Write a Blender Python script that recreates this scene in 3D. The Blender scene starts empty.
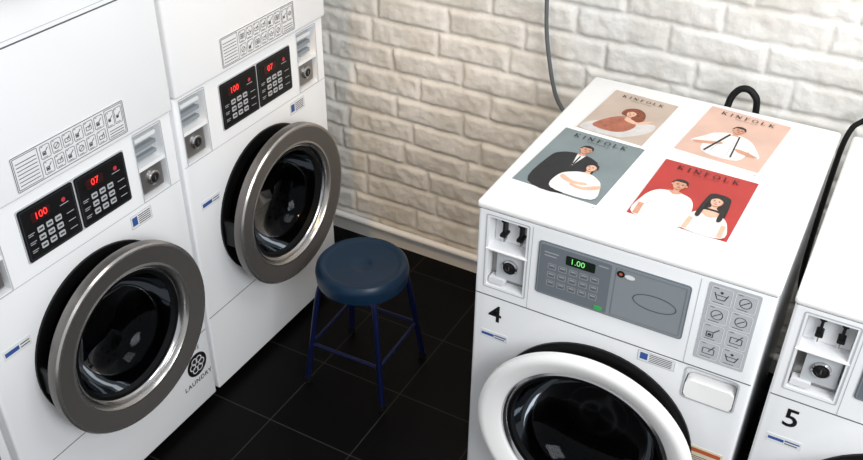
import bpy, bmesh, math, random
import numpy as np
from mathutils import Matrix, Vector, noise
random.seed(4)
W=.683; WD=.768; H=1.006; YW=.967; XS=-.865

def lin(c):
    return tuple(((x/255)/12.92 if x/255<=.04045 else ((x/255+.055)/1.055)**2.4) for x in c)
MATS={}
def mat(name,c,rough=.5,metal=0,coat=0,emit=0,bump=0,bscale=200,spec=.5,var=0,vscale=20):
    if name in MATS: return MATS[name]
    m=bpy.data.materials.new(name);m.use_nodes=True;nt=m.node_tree;b=nt.nodes['Principled BSDF']
    col=(*lin(c),1)
    b.inputs['Base Color'].default_value=col;b.inputs['Roughness'].default_value=rough;b.inputs['Metallic'].default_value=metal
    b.inputs['Coat Weight'].default_value=coat;b.inputs['Coat Roughness'].default_value=.1
    b.inputs['Specular IOR Level'].default_value=spec
    if emit: b.inputs['Emission Color'].default_value=col;b.inputs['Emission Strength'].default_value=emit
    if bump or var:
        n=nt.nodes.new('ShaderNodeTexNoise');n.inputs['Scale'].default_value=bscale;n.inputs['Detail'].default_value=4
        tc=nt.nodes.new('ShaderNodeTexCoord');nt.links.new(tc.outputs['Object'],n.inputs['Vector'])
    if bump:
        bp=nt.nodes.new('ShaderNodeBump');bp.inputs['Strength'].default_value=bump;bp.inputs['Distance'].default_value=.002
        nt.links.new(n.outputs['Fac'],bp.inputs['Height']);nt.links.new(bp.outputs['Normal'],b.inputs['Normal'])
    if var:
        n.inputs['Scale'].default_value=vscale
        r=nt.nodes.new('ShaderNodeValToRGB');r.color_ramp.elements[0].position=.3;r.color_ramp.elements[1].position=.7
        r.color_ramp.elements[0].color=(*[x*(1-var) for x in lin(c)],1);r.color_ramp.elements[1].color=(*[min(1,x*(1+var)) for x in lin(c)],1)
        nt.links.new(n.outputs['Fac'],r.inputs[0]);nt.links.new(r.outputs[0],b.inputs['Base Color'])
    MATS[name]=m;return m
white=mat('enamel_white',(242,243,244),.28,0,.3)
white2=mat('plastic_white',(244,243,241),.33,0,.2)
black=mat('plastic_black',(10,10,11),.35,spec=.3)
blackm=mat('rubber_black',(9,9,10),.6,spec=.3)
seamm=mat('seam_shadow_gap',(85,87,90),.8)
taupe=mat('ring_grey_metal',(122,118,115),.36,.7,.15)
taupes=mat('ring_edge_metal',(178,175,172),.25,.85)
chrome=mat('chrome',(190,190,192),.18,1)
steelc=mat('coin_steel',(150,148,146),.3,.8)
greyp=mat('panel_grey',(140,147,152),.45,.1)
greyd=mat('panel_grey_dark',(112,119,125),.45,.1)
greyl=mat('label_grey',(184,187,190),.5)
lab=mat('label_white',(226,227,228),.5)
ink=mat('ink_dark',(58,60,64),.6)
inkb=mat('ink_black',(12,12,13),.5)
inkl=mat('ink_light',(165,168,172),.6)
blue=mat('ink_blue',(50,85,150),.5)
orange=mat('ink_orange',(190,90,50),.5)
green=mat('green_led',(120,220,120),.5,emit=.55)
greenb=mat('green_button',(60,170,90),.5)
red=mat('red_led',(255,45,40),.5,emit=1.6)
screen=mat('screen_dark',(28,38,30),.15)
pblack=mat('panel_black',(14,14,16),.3,spec=.3)
btn=mat('button_white',(175,177,180),.5)
skin=mat('print_skin',(205,150,122),.5,var=.12,vscale=60); skin2=mat('print_skin_light',(224,178,152),.5,var=.1,vscale=60)
hair=mat('print_hair_dark',(30,23,20),.5,var=.5,vscale=150); hairr=mat('print_hair_auburn',(128,62,36),.5,var=.4,vscale=120)
pw=mat('print_white',(230,227,222),.5,var=.13,vscale=45); psh=mat('print_soft_grey',(205,200,196),.5,var=.1,vscale=40)
suit=mat('print_suit_black',(24,24,28),.5,var=.3,vscale=60); lipm=mat('print_lips',(160,70,62),.5)
pager=mat('paper_white',(240,240,238),.6)

def glassmat():
    m=bpy.data.materials.new('door_glass_dark');m.use_nodes=True;nt=m.node_tree;nt.nodes.clear()
    o=nt.nodes.new('ShaderNodeOutputMaterial');mx=nt.nodes.new('ShaderNodeMixShader');t=nt.nodes.new('ShaderNodeBsdfTransparent');g=nt.nodes.new('ShaderNodeBsdfGlossy')
    t.inputs[0].default_value=(.24,.25,.26,1);g.inputs['Roughness'].default_value=.04;g.inputs[0].default_value=(.22,.235,.25,1)
    f=nt.nodes.new('ShaderNodeFresnel');f.inputs[0].default_value=1.4
    nt.links.new(f.outputs[0],mx.inputs[0]);nt.links.new(t.outputs[0],mx.inputs[1]);nt.links.new(g.outputs[0],mx.inputs[2]);nt.links.new(mx.outputs[0],o.inputs[0])
    return m
glass=glassmat()
def drummat():
    m=mat('drum_steel',(120,120,122),.35,.9);nt=m.node_tree;b=nt.nodes['Principled BSDF']
    tc=nt.nodes.new('ShaderNodeTexCoord');v=nt.nodes.new('ShaderNodeTexVoronoi');v.inputs['Scale'].default_value=42;v.inputs['Randomness'].default_value=.15
    r=nt.nodes.new('ShaderNodeValToRGB');r.color_ramp.elements[0].position=.25;r.color_ramp.elements[0].color=(.002,.002,.002,1);r.color_ramp.elements[1].position=.33;r.color_ramp.elements[1].color=(.075,.075,.08,1)
    nt.links.new(tc.outputs['Object'],v.inputs['Vector']);nt.links.new(v.outputs['Distance'],r.inputs[0]);nt.links.new(r.outputs[0],b.inputs['Base Color'])
    return m
drum=drummat()

FR=lambda u,v,h:(u,-h,v)
UP=lambda u,v,h:(u,v,h)
_tc={}
def textmesh(s,bold=0,spacing=1):
    k=(s,bold,spacing)
    if k in _tc:return _tc[k]
    cu=bpy.data.curves.new('t','FONT');cu.body=s;cu.size=1;cu.offset=bold;cu.space_character=spacing;cu.align_x='CENTER';cu.align_y='CENTER';cu.resolution_u=4
    o=bpy.data.objects.new('t',cu);bpy.context.collection.objects.link(o)
    me=o.evaluated_get(bpy.context.evaluated_depsgraph_get()).to_mesh()
    r=([tuple(v.co[:2]) for v in me.vertices],[tuple(p.vertices) for p in me.polygons])
    bpy.data.objects.remove(o);_tc[k]=r;return r
class MB:
    def __init__(s,P=FR): s.v=[];s.f=[];s.m=[];s.mats=[];s.P=P
    def mi(s,m):
        if m not in s.mats:s.mats.append(m)
        return s.mats.index(m)
    def add(s,vs,fs,m):
        b=len(s.v);s.v+=[tuple(x) for x in vs];i=s.mi(m)
        for f in fs:s.f.append([b+k for k in f]);s.m.append(i)
    def pl(s,pts,h,m): s.add([s.P(u,v,h) for u,v in pts],[list(range(len(pts)))],m)
    def rect(s,a,b,c,d,h,m): s.pl([(a,c),(b,c),(b,d),(a,d)],h,m)
    def slab(s,a,b,c,d,h0,h1,m,r=.004):
        pts=s.rr(a,b,c,d,r);n=len(pts);vs=[s.P(u,v,h0) for u,v in pts]+[s.P(u,v,h1) for u,v in pts]
        s.add(vs,[list(range(n,2*n))]+[[i,(i+1)%n,n+(i+1)%n,n+i] for i in range(n)],m)
    def rr(s,a,b,c,d,r):
        o=[]
        for cx,cy,t in ((b-r,c+r,-90),(b-r,d-r,0),(a+r,d-r,90),(a+r,c+r,180)):
            for k in range(5):
                q=math.radians(t+k*22.5);o.append((cx+r*math.cos(q),cy+r*math.sin(q)))
        return o
    def ell(s,cu,cv,ru,rv,h,m,n=24,rot=0):
        R=math.radians(rot);o=[]
        for k in range(n):
            t=2*math.pi*k/n;x=ru*math.cos(t);y=rv*math.sin(t);o.append((cu+x*math.cos(R)-y*math.sin(R),cv+x*math.sin(R)+y*math.cos(R)))
        s.pl(o,h,m)
    def line(s,a,b,c,d,w,h,m):
        L=math.hypot(c-a,d-b) or 1;nx=-(d-b)/L*w/2;ny=(c-a)/L*w/2
        s.pl([(a-nx,b-ny),(c-nx,d-ny),(c+nx,d+ny),(a+nx,b+ny)],h,m)
    def blob(s,pts,h,m,k=5):
        o=[];L=len(pts);P=[Vector(p) for p in pts]
        for i in range(L):
            p0,p1,p2,p3=P[i-1],P[i],P[(i+1)%L],P[(i+2)%L]
            for j in range(k):
                t=j/k;q=.5*((2*p1)+(p2-p0)*t+(2*p0-5*p1+4*p2-p3)*t*t+(3*p1-p0-3*p2+p3)*t**3);o.append((q.x,q.y))
        s.pl(o,h,m)
    def frame(s,a,b,c,d,w,h,m,r=.003):
        o=s.rr(a,b,c,d,r);i=s.rr(a+w,b-w,c+w,d-w,max(r-w,.0003));n=len(o)
        s.add([s.P(u,v,h) for u,v in o+i],[[k,(k+1)%n,n+(k+1)%n,n+k] for k in range(n)],m)
    def ring(s,cu,cv,ru,rv,w,h,m,n=28):
        o=[(cu+ru*math.cos(2*math.pi*k/n),cv+rv*math.sin(2*math.pi*k/n)) for k in range(n)]
        i=[(cu+(ru-w)*math.cos(2*math.pi*k/n),cv+(rv-w)*math.sin(2*math.pi*k/n)) for k in range(n)]
        s.add([s.P(u,v,h) for u,v in o+i],[[k,(k+1)%n,n+(k+1)%n,n+k] for k in range(n)],m)
    def text(s,t,cu,cv,size,h,m,bold=0,sx=1,spacing=1,rot=0):
        vs,fs=textmesh(t,bold,spacing);R=math.radians(rot);c,q=math.cos(R),math.sin(R)
        s.add([s.P(cu+(x*sx*c-y*q)*size,cv+(x*sx*q+y*c)*size,h) for x,y in vs],fs,m)
    def box(s,x0,x1,y0,y1,z0,z1,m):
        vs=[(x,y,z) for x in(x0,x1) for y in(y0,y1) for z in(z0,z1)]
        s.add(vs,[[0,1,3,2],[4,6,7,5],[0,4,5,1],[2,3,7,6],[0,2,6,4],[1,5,7,3]],m)
    def lathe(s,prof,cu,cv,m,n=72,closed=False):
        vs=[];fs=[];k=len(prof)
        for j in range(n):
            t=2*math.pi*j/n
            for r,h in prof: vs.append(s.P(cu+r*math.cos(t),cv+r*math.sin(t),h))
        for j in range(n):
            for i in range(k if closed else k-1):
                a=j*k+i;b=j*k+(i+1)%k;c=((j+1)%n)*k+(i+1)%k;d=((j+1)%n)*k+i;fs.append([a,b,c,d])
        s.add(vs,fs,m)
    def tube(s,pts,r,m,n=10,smooth=0):
        pts=[Vector(p) for p in pts]
        if smooth:
            o=[];L=len(pts)
            for i in range(L-1):
                p0,p1,p2,p3=pts[max(i-1,0)],pts[i],pts[i+1],pts[min(i+2,L-1)]
                for k in range(smooth):
                    t=k/smooth;o.append(.5*((2*p1)+(p2-p0)*t+(2*p0-5*p1+4*p2-p3)*t*t+(3*p1-p0-3*p2+p3)*t**3))
            pts=o+[pts[-1]]
        vs=[];fs=[];prev=None
        for i,p in enumerate(pts):
            d=(pts[min(i+1,len(pts)-1)]-pts[max(i-1,0)]).normalized()
            if prev is None: a=d.orthogonal().normalized()
            else: a=(prev-d*prev.dot(d)).normalized()
            prev=a;b=d.cross(a)
            for k in range(n):
                t=2*math.pi*k/n;vs.append(p+(a*math.cos(t)+b*math.sin(t))*r)
        for i in range(len(pts)-1):
            for k in range(n): fs.append([i*n+k,i*n+(k+1)%n,(i+1)*n+(k+1)%n,(i+1)*n+k])
        fs.append(list(range(n))[::-1]);fs.append([(len(pts)-1)*n+k for k in range(n)])
        s.add(vs,fs,m)
    def build(s,name,parent=None,smooth=False,recalc=False):
        me=bpy.data.meshes.new(name);me.from_pydata(s.v,[],s.f)
        for m in s.mats:me.materials.append(m)
        me.polygons.foreach_set('material_index',s.m)
        if smooth: me.polygons.foreach_set('use_smooth',[True]*len(s.f))
        me.update()
        if recalc:
            b=bmesh.new();b.from_mesh(me);bmesh.ops.recalc_face_normals(b,faces=b.faces);b.to_mesh(me);b.free()
        if smooth:
            try: me.set_sharp_from_angle(angle=math.radians(40))
            except Exception: pass
        o=bpy.data.objects.new(name,me);bpy.context.collection.objects.link(o)
        if parent:o.parent=parent
        return o
def rbox(name,a,b,m,bev,parent=None,seg=3,cuts=None):
    bm=bmesh.new();bmesh.ops.create_cube(bm,size=1)
    for v in bm.verts: v.co=Vector([(a[i]+b[i])/2+v.co[i]*(b[i]-a[i]) for i in range(3)])
    bmesh.ops.bevel(bm,geom=list(bm.edges),offset=bev,segments=seg,profile=.5,affect='EDGES')
    me=bpy.data.meshes.new(name);bm.to_mesh(me);bm.free();me.materials.append(m)
    o=bpy.data.objects.new(name,me);bpy.context.collection.objects.link(o)
    if cuts:
        cb=bmesh.new()
        for c in cuts:
            if c[0]=='cyl':
                _,cu,cv,r,dep=c
                M=Matrix.Translation((cu,dep/2-.03,cv))@Matrix.Rotation(math.pi/2,4,'X')
                bmesh.ops.create_cone(cb,cap_ends=True,segments=96,radius1=r,radius2=r,depth=dep+.06,matrix=M)
            else:
                _,x0,x1,z0,z1,dep=c
                M=Matrix.Translation(((x0+x1)/2,dep/2-.03,(z0+z1)/2))@Matrix.Diagonal((x1-x0,dep+.06,z1-z0,1))
                bmesh.ops.create_cube(cb,size=1,matrix=M)
        cm=bpy.data.meshes.new('cut');cb.to_mesh(cm);cb.free();cm.materials.append(m)
        co=bpy.data.objects.new('cut',cm);bpy.context.collection.objects.link(co)
        md=o.modifiers.new('b','BOOLEAN');md.object=co;md.operation='DIFFERENCE';md.solver='EXACT'
        dg=bpy.context.evaluated_depsgraph_get();nm=bpy.data.meshes.new_from_object(o.evaluated_get(dg))
        o.modifiers.clear();o.data=nm;bpy.data.objects.remove(co)
    me=o.data
    me.polygons.foreach_set('use_smooth',[True]*len(me.polygons))
    try: me.set_sharp_from_angle(angle=math.radians(35))
    except Exception: pass
    if parent:o.parent=parent
    return o
def empty(name,loc,rz=0):
    e=bpy.data.objects.new(name,None);bpy.context.collection.objects.link(e);e.location=loc;e.rotation_euler=(0,0,rz);e.empty_display_size=.1
    return e

def door(parent,cu,cv,ro,ri,rb,p,ringm,innerm,rd=.238,edgem=None,bz=0):
    m=MB();m.lathe([(rb+.004,0),(rb+.004,.006),(rb,.008),(rb-.03,.008),(rb-.05,-.01),(rb-.05,-.06),(rd-.002,-.062)],cu,cv+bz,black)
    m.build('door_gasket',parent,True)
    m=MB();m.lathe([(rd-.001,-.03),(rd-.001,-.33),(.14,-.345),(.05,-.33),(0.0005,-.325)],cu,cv,drum)
    for k in range(3):
        t=math.radians(90+k*120+20);c,s=math.cos(t),math.sin(t)
        a=[];
        for (rr,w) in ((rd-.003,.035),(rd-.06,.008)):
            for sg in(-1,1): a.append((rr,sg*w))
        vs=[]
        for h in(-.08,-.31):
            for rr,w in a: vs.append(m.P(cu+rr*c-w*s,cv+rr*s+w*c,h))
        m.add(vs,[[0,1,5,4],[0,2,6,4],[1,3,7,5],[2,3,7,6],[0,1,3,2],[4,5,7,6]],drum)
    m.build('drum',parent,True)
    m=MB()
    if edgem:
        m.lathe([(ro-.014,p-.036),(ro-.002,p-.030),(ro,p-.016),(ro-.001,p-.004)],cu,cv,ringm,96)
        m.lathe([(ro-.001,p-.004),(ro-.005,p+.001),(ro-.010,p+.001)],cu,cv,edgem,96)
        m.lathe([(ro-.010,p+.001),(ri+.014,p-.007)],cu,cv,ringm,96)
        m.lathe([(ri+.014,p-.007),(ri+.008,p-.006),(ri+.001,p-.014),(ri,p-.034)],cu,cv,edgem,96)
    else:
        m.lathe([(ro-.008,p-.026),(ro-.002,p-.024),(ro,p-.018),(ro-.002,p-.006),(ro-.010,p),(ro-.024,p+.001),(ri+.022,p-.010),(ri+.008,p-.013),(ri+.002,p-.02),(ri,p-.035),(ri+.01,p-.042)],cu,cv,ringm,96,True)
    m.build('door_ring',parent,True,True)
    m=MB();m.lathe([(ro-.012,p-.030),(rb-.035,p-.036),(rb-.05,p-.06),(rb-.055,.0),(rb-.06,-.02)],cu,cv,black)
    m.lathe([(ri+.004,p-.022),(ri-.004,p-.018),(ri-.010,p-.022),(ri-.012,p-.026)],cu,cv,innerm)
    m.lathe([(ri-.012,p-.026),(ri-.022,p-.028),(ri-.026,p-.05)],cu,cv,black)
    m.build('door_inner_trim',parent,True)
    m=MB();m.lathe([(ri-.024,p-.040),(ri-.030,p-.065),(ri-.046,p-.10),(ri-.08,p-.13),(ri-.14,p-.14),(.0005,p-.142)],cu,cv,glass)
    m.build('door_glass',parent,True)
    m=MB();m.slab(cu-ro+.03,cu-ro+.055,cv-.045,cv+.045,.0,p-.03,black,.008);m.slab(cu+rb-.03,cu+rb-.010,cv-.03,cv+.03,.0,p-.03,black,.006)
    m.build('door_hinge',parent)

def icons(m,a,b,c,d,nx,ny,h,line,gap=.1,ic=None,w=.0011):
    ic=ic or line
    cw=(b-a)/nx;ch=(d-c)/ny
    for i in range(nx):
        for j in range(ny):
            x0=a+cw*i+cw*gap/2;x1=a+cw*(i+1)-cw*gap/2;y0=c+ch*j+ch*gap/2;y1=c+ch*(j+1)-ch*gap/2
            m.frame(x0,x1,y0,y1,w,h,line,min(cw,ch)*.12)
            k=random.randint(0,4);cx=(x0+x1)/2;cy=(y0+y1)/2;s=min(cw,ch)*.26
            if k==0: m.ring(cx,cy,s,s,w*1.3,h,ic,16);m.line(cx-s*.6,cy-s*.5,cx+s*.6,cy+s*.5,w*1.4,h+.0002,ic)
            elif k==1: m.frame(cx-s,cx+s,cy-s*.8,cy+s*.5,w*1.3,h,ic,s*.2);m.line(cx,cy-s*.2,cx+s*.9,cy+s*1.1,w*1.6,h+.0002,ic)
            elif k==2:
                m.frame(cx-s,cx+s*.2,cy-s,cy+s*.2,w*1.5,h,ic,s*.1);m.line(cx+s*.2,cy+s*.2,cx+s,cy+s,w*1.6,h,ic);m.rect(cx-s*.7,cx-s*.1,cy-s*.7,cy-s*.2,h,ic)
            elif k==3: m.line(cx-s*1.1,cy+s*.5,cx-s*.6,cy-s*.7,w*1.5,h,ic);m.line(cx-s*.6,cy-s*.7,cx+s*.6,cy-s*.7,w*1.5,h+.0001,ic);m.line(cx+s*.6,cy-s*.7,cx+s*1.1,cy+s*.5,w*1.5,h,ic);m.line(cx-s*.9,cy+s*.1,cx+s*.9,cy+s*.1,w*1.3,h+.0002,ic);m.ell(cx,cy+s*.7,s*.25,s*.25,h,ic,10)
            else: m.frame(cx-s*1.1,cx+s*1.1,cy-s*.9,cy+s*.9,w*1.3,h,ic,s*.3);m.ring(cx,cy,s*.6,s*.6,w*1.3,h+.0002,ic,14);m.ell(cx,cy,s*.22,s*.22,h+.0002,ic,10)
            m.line(x0+cw*.15,y0+ch*.09,x1-cw*.3,y0+ch*.09,w,h,ic);m.line(x0+cw*.1,y1-ch*.09,x0+cw*.3,y1-ch*.09,w,h,ic)

def lock(m,cu,cv,h):
    m.lathe([(.020,h),(.020,h+.006),(.017,h+.008),(.013,h+.008),(.013,h+.003)],cu,cv,chrome,28)
    m.lathe([(.013,h+.006),(.006,h+.008),(.0003,h+.008)],cu,cv,inkb,20)
    m.rect(cu-.0015,cu+.0015,cv-.006,cv+.006,h+.0095,steelc)

# ---------- right-hand machines
def washer(loc,num):
    e=empty('washing_machine',loc)
    dc=(.3415,.43)
    rbox('cabinet',(0,0,.03),(W,WD,.985),white,.008,e,3,[('cyl',*dc,.238,.37),('b',.03,.126,.880,.966,.04),('b',.03,.126,.768,.872,.03),('b',.54,.655,.640,.728,.028)])
    rbox('lid',(-.003,-.006,.984),(W+.003,WD+.002,H),white2,.009,e,4)
    m=MB();m.box(.002,W-.002,.002,.02,.9815,.9875,seamm);m.build('lid_seam',e)
    for i,(x,y) in enumerate(((.06,.06),(W-.06,.06),(.06,WD-.06),(W-.06,WD-.06))):
        m=MB(UP);m.lathe([(.0005,0),(.025,0),(.025,.012),(.012,.016),(.012,.04)],x,y,blackm,16);m.build('foot_%d'%(i+1),e,True)
    door(e,*dc,.280,.216,.250,.088,white2,chrome,bz=.008)
    m=MB()
    m.rect(.004,W-.004,.7345,.7375,.0008,seamm)
    m.rect(.1400,.1415,.7375,.975,.0008,greyl)
    m.rect(.527,.5283,.7375,.975,.0008,greyl)
    m.frame(.022,.134,.760,.974,.003,.0012,greyl,.006)
    m.slab(.024,.132,.8745,.8775,0,.003,white2,.001)
    m.build('fascia_seams',e)
    m=MB()
    m.rect(.031,.125,.769,.871,-.0285,steelc)
    m.rect(.031,.125,.881,.965,-.0385,lab)
    m.slab(.05,.122,.79,.866,-.028,-.012,greyl,.004)
    lock(m,.086,.832,-.012)
    m.slab(.034,.075,.775,.79,-.028,-.004,lab,.003)
    for x in(.060,.103):
        m.slab(x-.003,x+.003,.915,.958,-.038,-.018,inkb,.002);m.ell(x,.955,.0075,.0075,-.016,inkb,16);m.slab(x-.008,x+.008,.908,.917,-.038,-.014,inkb,.003)
        m.slab(x-.0015,x+.0015,.890,.908,-.038,-.022,steelc,.0007)
        m.ell(x,.955,.003,.003,-.015,chrome,12)
    m.build('coin_slot',e)
    m=MB()
    m.slab(.159,.513,.798,.947,0,.003,greyd,.008)
    m.slab(.162,.510,.801,.944,.003,.0045,greyp,.006)
    m.slab(.165,.335,.804,.941,.0045,.0052,greyd,.004)
    m.slab(.228,.298,.904,.929,.005,.0062,screen,.003)
    m.text('1.00',.256,.9165,.021,.0068,green,.005)
    for i in range(5):
        for j in range(3):
            x=.196+i*.026;z=.886-j*.024
            m.frame(x-.010,x+.010,z-.008,z+.008,.0012,.0058,inkl,.002);m.rect(x-.006,x+.006,z+.001,z+.004,.0058,inkl)
            m.line(x-.006,z-.003,x+.005,z-.003,.0012,.0058,ink)
    m.rect(.175,.21,.921,.924,.0058,inkl);m.rect(.175,.205,.912,.915,.0058,inkl)
    m.slab(.306,.326,.807,.817,.005,.007,greenb,.002)
    m.rect(.305,.328,.928,.931,.0058,inkl)
    m.ell(.357,.925,.009,.009,.0058,inkb);m.ell(.357,.925,.004,.004,.0062,orange);m.ell(.378,.923,.012,.006,.0058,lab)
    m.ring(.441,.873,.050,.021,.0016,.0058,ink)
    m.frame(.345,.505,.807,.939,.001,.0056,greyd,.003)
    m.build('control_panel',e)
    m=MB();m.slab(.545,.655,.764,.975,0,.0012,greyl,.005)
    icons(m,.549,.651,.768,.971,2,4,.0018,lab,.1,ink,.0013);m.build('instruction_label',e)
    m=MB()
    m.text(num,.060,.682,.072,.001,inkb,.012)
    m.slab(.022,.098,.600,.624,0,.0008,lab,.002)
    m.rect(.026,.06,.608,.616,.0012,blue);m.rect(.062,.094,.613,.617,.0012,blue);m.rect(.062,.090,.606,.609,.0012,ink)
    m.slab(.424,.512,.699,.731,0,.0008,lab,.002);m.frame(.424,.512,.699,.731,.0012,.001,inkl,.002);m.rect(.43,.448,.706,.725,.0012,blue)
    for k in range(5): m.rect(.452,.505,.704+k*.005,.706+k*.005,.0012,ink)
    m.slab(.575,.664,.425,.50,0,.0008,mat('label_cream',(225,215,190),.5),.002);m.rect(.58,.659,.482,.494,.0012,orange)
    for k in range(7): m.rect(.582,.655,.432+k*.006,.434+k*.006,.0012,ink)
    m.build('stickers',e)
    m=MB();m.frame(.536,.659,.636,.732,.004,.002,greyl,.012)
    m.slab(.542,.653,.642,.695,-.026,.004,white2,.014)
    m.build('detergent_drawer',e)
    return e
w4=washer((0,0,0),'4')
w5=washer((W+.034,0,0),'5')

# ---------- stacked machines
def stack(yl,dz,i):
    e=empty('stacked_washer_dryer',(XS,yl,0),math.pi/2)
    dc=(.349,.555+dz)
    zt=1.045+dz
    c=[('cyl',*dc,.233,.37)]
    for x0 in(.022,.545): c+= [('b',x0,x0+.095,.935+dz,1.03+dz,.03),('b',x0,x0+.095,.84+dz,.925+dz,.03)]
    rbox('washer_cabinet',(0,0,.03),(W,.75,zt),white,.006,e,3,c)
    ud=(.342,1.735+dz)
    rbox('dryer_cabinet',(0,-.014,zt+.002),(W,.75,2.02+dz),white,.008,e,3,[('cyl',*ud,.205,.37)])
    door(e,*ud,.232,.165,.213,.075,taupe,chrome,.205,taupes)
    for k,(x,y) in enumerate(((.06,.06),(W-.06,.06),(.06,.69),(W-.06,.69))):
        m=MB(UP);m.lathe([(.0005,0),(.025,0),(.025,.012),(.012,.016),(.012,.04)],x,y,blackm,16);m.build('foot_%d'%(k+1),e,True)
    door(e,*dc,.263,.192,.237,.098,taupe,chrome,.233,taupes)
    m=MB()
    m.rect(.005,W-.005,.2985+dz,.3010+dz,.0008,seamm)
    m.rect(.005,W-.005,.834+dz,.836+dz,.0008,greyl)
    m.rect(.006,W-.006,1.382,1.3855,.0148,seamm)
    m.rect(.006,W-.006,1.395,1.3965,.0148,greyl)
    for x0 in(.018,.541): m.frame(x0,x0+.103,.834+dz,1.036+dz,.003,.0012,greyl,.006)
    m.build('panel_seams',e)
    m=MB()
    for x0 in(.022,.545):
        m.rect(x0+.001,x0+.094,.841+dz,.924+dz,-.0285,greyp)
        m.rect(x0+.001,x0+.094,.936+dz,1.029+dz,-.0285,greyl)
        m.slab(x0+.012,x0+.088,.848+dz,.918+dz,-.028,-.012,steelc,.004);lock(m,x0+.052,.884+dz,-.012)
        for k in range(3): m.slab(x0+.012,x0+.085,.945+k*.028+dz,.956+k*.028+dz,-.028,-.016+k*.003,greyp if k<2 else lab,.003)
    m.build('coin_slot',e)
    m=MB()
    m.slab(.175,.505,.871+dz,1.016+dz,0,.002,greyl,.006)
    for x0,t in((.178,'100'),(.343,'07')):
        x1=x0+.159
        m.slab(x0,x1,.874+dz,1.013+dz,.002,.0045,pblack,.006)
        m.frame(x0+.004,x1-.004,.878+dz,1.009+dz,.0012,.005,ink,.004)
        m.slab(x0+.03,x0+.085,.968+dz,.994+dz,.0045,.0052,mat('display_maroon',(46,6,8),.25),.002)
        m.text(t,x0+.058,.981+dz,.025,.006,red,.004)
        m.ell(x0+.125,.982+dz,.006,.006,.0052,mat('red_button',(190,50,60),.4),16);m.rect(x0+.112,x0+.138,.970+dz,.972+dz,.0052,inkl)
        for a in range(3):
            for b in range(3):
                x=x0+.048+a*.026;z=.945-b*.022+dz
                m.slab(x-.009,x+.009,z-.007,z+.007,.0045,.0062,btn,.002);m.rect(x-.006,x+.006,z-.002,z+.003,.0066,ink)
        for b in range(3):
            m.rect(x0+.012,x0+.030,.944-b*.022+dz,.946-b*.022+dz,.0052,inkl);m.rect(x0+.012,x0+.026,.939-b*.022+dz,.941-b*.022+dz,.0052,inkl);m.rect(x1-.034,x1-.012,.941-b*.022+dz,.943-b*.022+dz,.0052,inkl)
    m.build('control_panel',e)
    m=MB();z0=1.060+dz;z1=1.150+dz
    m.slab(.188,.524,z0,z1,.014,.0148,lab,.004);m.frame(.190,.522,z0+.002,z1-.002,.0016,.0155,ink,.004)
    m.frame(.194,.262,z0+.006,z1-.006,.0014,.0155,ink,.002)
    for k in range(7): m.rect(.200,.256,z0+.014+k*.009,z0+.0158+k*.009,.0156,ink)
    icons(m,.266,.458,z0+.006,z1-.006,6,2,.0155,ink,.14,ink,.0013)
    m.frame(.461,.518,z0+.006,z1-.006,.0014,.0155,ink,.002)
    icons(m,.464,.515,z0+.034,z1-.010,2,1,.0155,ink,.1,ink,.0013)
    for k in range(3): m.rect(.467,.512,z0+.011+k*.007,z0+.0128+k*.007,.0156,ink)
    m.build('instruction_label',e)
    m=MB()
    m.slab(.485,.560,.782+dz,.822+dz,0,.0008,lab,.002);m.frame(.485,.560,.782+dz,.822+dz,.001,.001,inkl,.002);m.rect(.49,.508,.79+dz,.815+dz,.0012,blue)
    for k in range(5): m.rect(.512,.555,.788+k*.006+dz,.7905+k*.006+dz,.0012,ink)
    m.slab(.045,.125,.672+dz,.700+dz,0,.0008,lab,.002);m.rect(.05,.090,.680+dz,.692+dz,.0012,blue);m.rect(.094,.12,.688+dz,.691+dz,.0012,ink);m.rect(.094,.12,.680+dz,.683+dz,.0012,ink)
    if i!=1:
        m.ell(.62,.200,.042,.042,.001,inkb,32)
        for k in range(6):
            t=k*math.pi/3;m.ring(.62+.019*math.cos(t),.200+.019*math.sin(t),.013,.013,.0035,.0014,lab,16)
        m.ring(.62,.200,.010,.010,.003,.0016,lab,14)
        m.text('LAUNDRY',.615,.138,.024,.001,inkb,.01,1,1.15);m.text('THE',.62,.260,.020,.001,inkb,.0,1,1.2)
    m.build('stickers',e)
    return e
stack(-.759,0,0);stack(-.062,.022,1);stack(-1.458,0,2)

# ---------- magazines
def glyph(m,ch,x,y,s,h,mt):
    def st(a,b,c,d,w): m.line(x+a*s,y+b*s,x+c*s,y+d*s,w*s,h,mt)
    def sf(cx,cy,w=.3): st(cx-w/2,cy,cx+w/2,cy,.07)
    if ch=='K': st(.16,0,.16,1,.15);sf(.16,.03);sf(.16,.97);st(.2,.42,.66,.97,.08);sf(.66,.97,.26);st(.32,.58,.72,.03,.14);sf(.74,.03,.28);return .92
    if ch=='I': st(.16,0,.16,1,.15);sf(.16,.03);sf(.16,.97);return .34
    if ch=='N': st(.16,0,.16,1,.08);sf(.16,.03);sf(.12,.97,.24);st(.14,.97,.80,.03,.16);st(.82,0,.82,1,.08);sf(.82,.97,.28);return .98
    if ch=='F': st(.16,0,.16,1,.15);sf(.16,.03);st(.04,.97,.62,.97,.08);st(.62,.97,.62,.76,.06);st(.16,.52,.5,.52,.07);st(.5,.42,.5,.62,.05);return .68
    if ch=='L': st(.16,0,.16,1,.15);sf(.16,.97);st(.04,.03,.66,.03,.08);st(.66,.03,.66,.26,.06);return .72
    if ch=='O': 
        n=28;o=[];i=[]
        for k in range(n):
            t=2*math.pi*k/n;o.append((x+(.46+.46*math.cos(t))*s,y+(.5+.52*math.sin(t))*s));i.append((x+(.46+.32*math.cos(t))*s,y+(.5+.45*math.sin(t))*s))
        m.add([m.P(u,v,h) for u,v in o+i],[[k,(k+1)%n,n+(k+1)%n,n+k] for k in range(n)],mt);return .92
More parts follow.
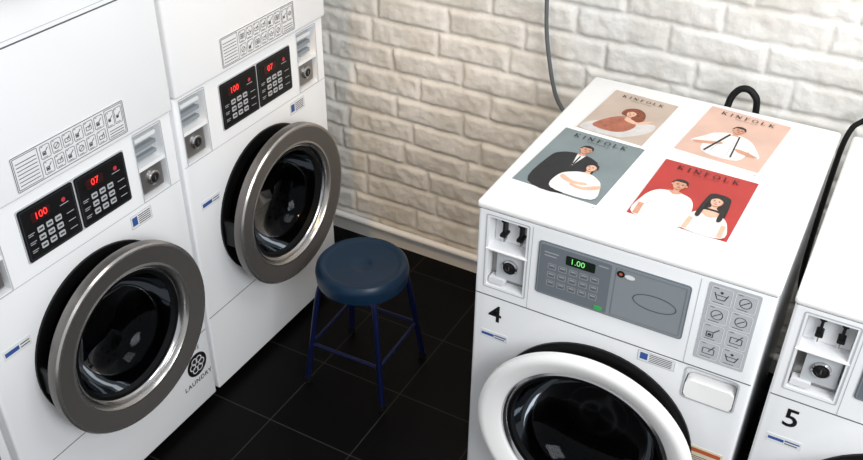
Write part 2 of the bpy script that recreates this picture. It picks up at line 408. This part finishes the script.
def title(m,word,cu,v,s,h,mt,gap=.45):
    w={'K':.92,'I':.34,'N':.98,'F':.68,'O':.92,'L':.72}
    tot=sum(w[c] for c in word)+gap*(len(word)-1);x=cu-tot*s/2
    for c in word: x+=glyph(m,c,x,v,s,h,mt)*s+gap*s
sh=mat('print_skin_shade',(172,116,92),.5)
def face(m,cx,cy,r,h,sk,hr,long=False,turn=0):
    m.blob([(cx-r*.34,cy-r*.5),(cx-r*.36,cy-r*1.5),(cx-r*.6,cy-r*1.8),(cx+r*.6,cy-r*1.8),(cx+r*.36,cy-r*1.5),(cx+r*.34,cy-r*.5)],h+.0001,sk)
    m.blob([(cx-r*.34,cy-r*1.0),(cx,cy-r*1.30),(cx+r*.34,cy-r*1.0)],h+.0002,sh)
    m.blob([(cx-r*.86,cy+r*.05),(cx-r*.9,cy+r*.6),(cx-r*.5,cy+r*1.22),(cx+r*.15,cy+r*1.34),(cx+r*.7,cy+r*1.08),(cx+r*.9,cy+r*.5),(cx+r*.84,cy+r*.05)],h+.0003,hr)
    if not long:
        for sg in(-1,1): m.ell(cx+sg*r*.82,cy-.02*r,r*.13,r*.24,h+.0004,sk,12)
    F=[(0,-1.12),(-.38,-.98),(-.68,-.5),(-.76,.1),(-.66,.62),(0,.86),(.66,.62),(.76,.1),(.68,-.5),(.38,-.98)]
    m.blob([(cx+r*a,cy+r*b) for a,b in F],h+.0005,sh)
    m.blob([(cx+r*(a*.9-.05),cy+r*(b*.96+.02)) for a,b in F],h+.0006,sk)
    if long: m.blob([(cx-r*.80,cy+r*.0),(cx-r*.62,cy+r*.42),(cx-r*.05,cy+r*.82),(cx+r*.62,cy+r*.42),(cx+r*.80,cy+r*.0),(cx+r*.88,cy+r*.7),(cx,cy+r*1.3),(cx-r*.88,cy+r*.7)],h+.0008,hr)
    else: m.blob([(cx-r*.78,cy+r*.22),(cx-r*.60,cy+r*.62),(cx,cy+r*.66),(cx+r*.58,cy+r*.62),(cx+r*.78,cy+r*.22),(cx+r*.78,cy+r*.9),(cx+r*.1,cy+r*1.34),(cx-r*.66,cy+r*1.05)],h+.0008,hr)
    t=turn*r
    for sg in(-1,1):
        m.ell(cx+t+sg*r*.31,cy+.02*r,r*.13,r*.065,h+.0010,hair,12);m.line(cx+t+sg*r*.15,cy+.19*r,cx+t+sg*r*.47,cy+.21*r,r*.07,h+.0010,hair)
    m.line(cx+t,cy-.0*r,cx+t-.06*r,cy-.34*r,r*.07,h+.0010,sh);m.ell(cx+t-.02*r,cy-.36*r,r*.11,r*.05,h+.0010,sh,10);m.ell(cx+t,cy-.62*r,r*.24,r*.08,h+.0010,lipm,14)
def magazine(x0,x1,y0,y1,rot,cover,art,ts):
    w=x1-x0;hh=y1-y0
    e=empty('magazine',((x0+x1)/2,(y0+y1)/2,H),math.radians(rot))
    m=MB(UP);m.slab(-w/2-.010,w/2-.010,-hh/2-.024,hh/2-.010,0.0003,.0022,pager,.002)
    m.slab(-w/2-.001,w/2,-hh/2-.005,hh/2,.0022,.0062,pager,.002);m.build('pages',e)
    m=MB(UP);cm=mat('cover_%s'%art,cover,.42,0,.1,var=.10,vscale=9);m.slab(-w/2,w/2,-hh/2,hh/2,.0062,.0068,cm,.002)
    h=.0072
    title(m,'KINFOLK',0,hh/2-.036,ts,.0094,inkb)
    m.rect(-.03,.03,hh/2-.046,hh/2-.0448,.0094,ink)
    if art=='lying':
        m.blob([(-w*.44,-hh*.48),(-w*.40,-hh*.30),(-w*.10,-hh*.16),(w*.12,-hh*.10),(w*.42,-hh*.04),(w*.45,-hh*.20),(w*.25,-hh*.40),(w*.05,-hh*.48)],h,psh)
        m.blob([(-w*.34,-hh*.36),(-w*.20,-hh*.12),(w*.0,-hh*.02),(w*.20,-hh*.14),(w*.14,-hh*.32),(-w*.05,-hh*.40)],h+.0002,mat('print_rust',(165,96,72),.5,var=.25,vscale=60))
        m.blob([(w*.0,-hh*.1),(w*.18,-hh*.13),(w*.36,-hh*.02),(w*.35,hh*.02),(w*.18,-hh*.07),(w*.02,-hh*.04)],h+.0003,skin2)
        m.blob([(-w*.12,hh*.02),(-w*.10,hh*.14),(w*.04,hh*.20),(w*.18,hh*.14),(w*.24,0),(w*.18,-hh*.08),(w*.02,-hh*.02)],h+.0004,hairr)
        face(m,w*.02,hh*.055,.0175,h+.0005,skin2,hairr,True,-.1)
    if art=='reach':
        cy=hh*.14
        m.blob([(-.046,-hh*.40),(-.054,-.03),(-.046,-.002),(-.02,cy-.026),(.02,cy-.026),(.045,-.002),(.052,-.03),(.046,-hh*.40)],h,pw)
        m.blob([(-.046,.0),(-.070,-.038),(-.088,-.072),(-.076,-.080),(-.050,-.052),(-.035,-.03)],h+.0001,pw);m.blob([(.044,.0),(.070,-.036),(.088,-.07),(.076,-.078),(.052,-.05),(.034,-.03)],h+.0001,pw)
        m.blob([(-.084,-.074),(-.07,-.080),(-.03,-.064),(-.014,-.05),(-.02,-.044),(-.05,-.056)],h+.0002,skin);m.blob([(.084,-.072),(.07,-.079),(.036,-.074),(.022,-.062),(.03,-.056),(.056,-.060)],h+.0002,skin)
        m.line(-.012,cy-.03,-.042,-hh*.38,.006,h+.0003,suit);m.line(.012,cy-.03,.026,-hh*.38,.004,h+.0003,suit)
        for q in(-.02,.01): m.line(q,-.03,q*1.4,-hh*.36,.0012,h+.0003,inkl)
        face(m,0,cy,.018,h+.0004,skin,hair,False,.1)
    if art=='couple':
        m.blob([(-.074,-hh*.46),(-.080,-.01),(-.062,.030),(-.02,.044),(.022,.034),(.042,.0),(.034,-hh*.46)],h,suit)
        m.pl([(-.026,.042),(-.003,.042),(-.014,-.02)],h+.0002,pw);m.line(-.014,.033,-.014,-.015,.004,h+.0003,inkb)
        m.line(-.026,.042,-.016,-.03,.002,h+.0003,ink);m.line(-.002,.042,-.013,-.03,.002,h+.0003,ink)
        face(m,-.014,.068,.0175,h+.0003,skin,hair,False,.15)
        m.blob([(-.014,-hh*.46),(-.022,-.075),(.006,-.044),(.034,-.036),(.060,-.044),(.084,-.072),(.090,-hh*.46)],h+.0014,pw)
        m.blob([(-.012,-.07),(.02,-.085),(.05,-.08),(.052,-.09),(.015,-.098),(-.014,-.085)],h+.0015,skin2);m.blob([(.082,-.075),(.05,-.10),(.02,-.098),(.022,-.108),(.055,-.112),(.086,-.09)],h+.0016,skin2)
        face(m,.034,-.008,.0165,h+.0016,skin2,hair,True,-.15)
    if art=='pair':
        m.blob([(-.102,-hh*.49),(-.106,-.06),(-.088,-.014),(-.060,.000),(-.030,.000),(-.002,-.015),(.012,-.06),(.012,-hh*.49)],h,pw)
        m.line(-.098,-.085,-.096,-hh*.485,.013,h+.0002,skin);m.line(-.086,-.06,-.084,-hh*.48,.0012,h+.0003,psh);m.line(-.006,-.06,-.008,-hh*.48,.0012,h+.0003,psh);m.blob([(-.062,.002),(-.046,-.012),(-.030,.002)],h+.0002,skin)
        face(m,-.046,.034,.0205,h+.0003,skin,hair,False,.05)
        m.blob([(.026,.02),(.034,.038),(.052,.042),(.070,.038),(.080,.02),(.084,-.06),(.066,-.075),(.040,-.075),(.022,-.06)],h+.0010,hair)
        m.blob([(.010,-hh*.49),(.010,-.080),(.026,-.052),(.052,-.060),(.078,-.052),(.098,-.080),(.100,-hh*.49)],h+.0014,pw)
        m.line(.018,-.085,.016,-hh*.485,.011,h+.0016,skin2);m.line(.092,-.085,.094,-hh*.485,.011,h+.0016,skin2)
        m.blob([(.036,-.040),(.030,-.052),(.052,-.068),(.074,-.052),(.068,-.040)],h+.0016,skin2)
        face(m,.052,.004,.0190,h+.0017,skin2,hair,True,-.05)
        for sg in(-1,1): m.blob([(.052+sg*.015,.016),(.052+sg*.018,-.03),(.052+sg*.020,-.075),(.052+sg*.030,-.07),(.052+sg*.027,-.02),(.052+sg*.021,.018)],h+.0030,hair)
    m.build('cover',e)
magazine(.078,.262,.425,.69,-4,(192,172,156),'lying',.0145)
magazine(.338,.553,.440,.725,-5,(216,178,160),'reach',.0175)
magazine(.040,.258,.105,.410,-3,(122,133,135),'couple',.0175)
magazine(.322,.550,.105,.385,-1.5,(178,42,36),'pair',.0185)

# ---------- stool
sb=mat('stool_blue_plastic',(12,38,60),.38,0,.05,spec=.3);sl=mat('stool_leg_navy',(12,20,56),.35,.2,spec=.3)
e=empty('stool',(-.52,.28,0),math.radians(2))
m=MB(UP)
m.lathe([(.132,.386),(.144,.392),(.147,.425),(.144,.440),(.136,.449),(.124,.450),(.118,.446),(.110,.444),(.045,.441),(.030,.440),(.026,.438),(.020,.436),(.0005,.436)],0,0,sb,64)
m.lathe([(.132,.386),(.124,.388),(.118,.432),(.0005,.430)],0,0,sb,64)
m.build('seat',e,True)
m=MB(UP)
for k in range(4):
    t=math.radians(45+90*k);c,s=math.cos(t),math.sin(t)
    m.tube([(c*.10,s*.10,.428),(c*.130,s*.130,.40),(c*.150,s*.150,.33),(c*.178,s*.178,.15),(c*.200,s*.200,.012)],.0095,sl,10,5)
    m.tube([(c*.199,s*.199,.0),(c*.198,s*.198,.022)],.012,blackm,10)
m.build('legs',e,True)
m=MB(UP)
q=[(math.cos(math.radians(45+90*k))*.176,math.sin(math.radians(45+90*k))*.176,.16) for k in range(4)]
for k in range(4): m.tube([q[k],q[(k+1)%4]],.006,sl,8)
m.build('brace',e,True)

# ---------- cables and hose
m=MB();cg=mat('cable_grey',(95,97,100),.5);YC=YW-.055
m.tube([(-.245,YC,1.6),(-.236,YC,1.3),(-.228,YC,1.126),(-.220,YC,1.04),(-.206,YC,.9645),(-.185,YC,.88),(-.156,YC-.005,.818),(-.09,YC-.01,.75),(.02,YC-.02,.66),(.12,.86,.55),(.15,.80,.5),(.15,WD-.01,.48)],.007,cg,8,5)
m.build('power_cable',None,True)
m=MB()
m.tube([(.375,.80,.6),(.372,.83,.85),(.372,.85,.97),(.386,.86,1.012),(.410,.86,1.026),(.434,.86,1.014),(.448,.86,.98),(.45,.86,.85),(.45,.85,.5),(.44,.80,.4),(.44,WD-.01,.35)],.010,blackm,10,6)
m.build('drain_hose',None,True)
m=MB()
m.tube([(.80,.90,1.06),(.76,.90,1.03),(.725,.89,.995),(.70,.88,.96),(.69,.86,.85),(.69,.84,.5),(.72,.80,.4),(.74,WD-.01,.35)],.008,blackm,8,5)
m.build('power_cable',None,True)

# ---------- room
def brickwall(name,x0,x1,z0,z1,y,res):
    nx=int((x1-x0)/res)+1;nz=int((z1-z0)/res)+1
    xs=np.linspace(x0,x1,nx);zs=np.linspace(z0,z1,nz);co=np.zeros((nz,nx,3))
    rng={};rowo={}
    PH=.094;BL=.285
    N=noise.noise
    for j,z in enumerate(zs):
        for i,x in enumerate(xs):
            n1=N((x*4,z*4,1.3));n2=N((x*13,z*13,7.1));n3=N((x*32,z*32,2.2));n4=N((x*75,z*75,5.2))
            zz=z+n1*.005+n2*.0035+n3*.0018;row=math.floor(zz/PH);fz=zz-row*PH
            if row not in rowo: rowo[row]=(random.uniform(-.04,.04),random.uniform(.92,1.1))
            bl=BL*rowo[row][1]
            xx=x+n2*.005+n1*.004+n3*.003+(row%2)*bl*.5+rowo[row][0];cl=math.floor(xx/bl);fx=xx-cl*bl
            k=(row,cl)
            if k not in rng: rng[k]=(random.random(),random.uniform(-1,1),random.uniform(-1,1),random.uniform(.0,.004))
            a,b,c,g=rng[k]
            d=min(fz,PH-fz,fx,bl-fx)-.003-g*.5
            t=max(0,min(1,d/.015));t=1-(1-t)**2
            h=t*(.0075+.004*a+b*.004*(fz/PH-.5)+c*.004*(fx/bl-.5)+n2*.0030+n3*.0028)+n3*.0010+n4*.0013+n1*.001
            co[j,i]=(x,y-max(0,h),z)
    idx=np.arange(nx*nz).reshape(nz,nx)
    f=np.stack([idx[:-1,:-1],idx[:-1,1:],idx[1:,1:],idx[1:,:-1]],-1).reshape(-1,4)
    me=bpy.data.meshes.new(name);me.from_pydata(co.reshape(-1,3).tolist(),[],f.tolist())
    me.polygons.foreach_set('use_smooth',[True]*len(f));me.update()
    o=bpy.data.objects.new(name,me);bpy.context.collection.objects.link(o);return o
bw=brickwall('wall_back',-1.75,2.2,0,2.3,YW,.0055)
m_=mat('painted_brick',(225,222,216),.5,bump=.8,bscale=110);bw.data.materials.append(m_)
nt=m_.node_tree;b=nt.nodes['Principled BSDF'];n=nt.nodes.new('ShaderNodeTexNoise');n.inputs['Scale'].default_value=9;n.inputs['Detail'].default_value=6
tc=nt.nodes.new('ShaderNodeTexCoord');nt.links.new(tc.outputs['Object'],n.inputs['Vector'])
r=nt.nodes.new('ShaderNodeValToRGB');r.color_ramp.elements[0].position=.3;r.color_ramp.elements[0].color=(*lin((208,204,196)),1);r.color_ramp.elements[1].position=.6;r.color_ramp.elements[1].color=(*lin((228,226,221)),1)
nt.links.new(n.outputs['Fac'],r.inputs[0]);nt.links.new(r.outputs[0],b.inputs['Base Color'])
plaster=mat('plaster_white',(235,234,230),.7,bump=.3,bscale=60)
m=MB();m.box(-1.85,-1.75,-3.2,YW+.1,0,2.3,plaster);m.build('wall_left')
fl=mat('floor_tile_black',(14,14,15),.42,spec=.10);nt=fl.node_tree;b=nt.nodes['Principled BSDF']
tc=nt.nodes.new('ShaderNodeTexCoord');mp=nt.nodes.new('ShaderNodeMapping');mp.inputs['Location'].default_value=(.66,-.232,0)
br=nt.nodes.new('ShaderNodeTexBrick');br.offset=0;br.inputs['Scale'].default_value=1;br.inputs['Brick Width'].default_value=.3;br.inputs['Row Height'].default_value=.3
br.inputs['Mortar Size'].default_value=.0018;br.inputs['Mortar Smooth'].default_value=.1
br.inputs['Color1'].default_value=(.0018,.0017,.0018,1);br.inputs['Color2'].default_value=(.0024,.0022,.0022,1);br.inputs['Mortar'].default_value=(.03,.029,.028,1)
nt.links.new(tc.outputs['Object'],mp.inputs[0]);nt.links.new(mp.outputs[0],br.inputs['Vector']);nt.links.new(br.outputs['Color'],b.inputs['Base Color'])
m=MB();m.box(-1.85,2.2,-3.2,YW+.1,-.1,0,fl);m.build('floor')
m=MB();m.box(-1.75,2.2,YW-.026,YW,0,.055,white2);m.build('baseboard_back')
m=MB();m.tube([(-1.7,YW-.045,.085),(2.15,YW-.045,.085)],.014,white2,14);m.build('trim_1',None,True)

# ---------- camera
R=[[0.87522,0.48359,0.01167],[0.28341,-0.49308,-0.82253],[-0.39201,0.7232,-0.5686]]
cd=bpy.data.cameras.new('camera');co=bpy.data.objects.new('camera',cd);bpy.context.collection.objects.link(co)
cd.lens=913.69/863*36;cd.sensor_width=36;cd.clip_start=.05
M=Matrix(((R[0][0],-R[1][0],-R[2][0],.7550),(R[0][1],-R[1][1],-R[2][1],-1.6223),(R[0][2],-R[1][2],-R[2][2],2.1503),(0,0,0,1)))
co.matrix_world=M;bpy.context.scene.camera=co
# ---------- lights
w=bpy.data.worlds.new('world');bpy.context.scene.world=w;w.use_nodes=True
w.node_tree.nodes['Background'].inputs[0].default_value=(.94,.97,1,1);w.node_tree.nodes['Background'].inputs[1].default_value=.68
def area(name,loc,tgt,sx,sy,en,col):
    l=bpy.data.lights.new(name,'AREA');l.shape='RECTANGLE';l.size=sx;l.size_y=sy;l.energy=en;l.color=col
    o=bpy.data.objects.new(name,l);bpy.context.collection.objects.link(o);o.location=loc
    o.rotation_euler=(Vector(tgt)-Vector(loc)).to_track_quat('-Z','Y').to_euler();return o
area('window_light',(2.3,-1.6,2.5),(-.3,.3,.8),1.6,1.4,76,(.97,.98,1))
area('ceiling_light',(.95,-.1,2.9),(.8,.4,1),1.4,.9,20,(1,.99,.97))
l=bpy.data.lights.new('warm_wall_fill','SPOT');l.energy=75;l.color=(1,.60,.20);l.spot_size=math.radians(34);l.spot_blend=1;l.shadow_soft_size=.08  # added spot with no visible lamp, warms the lower brick wall
o=bpy.data.objects.new('warm_wall_fill',l);bpy.context.collection.objects.link(o);o.location=(-.25,-.9,2.6);o.rotation_euler=(Vector((-.66,.97,.38))-o.location).to_track_quat('-Z','Y').to_euler()
bpy.context.scene.view_settings.view_transform='Standard'
bpy.context.scene.view_settings.look='None'
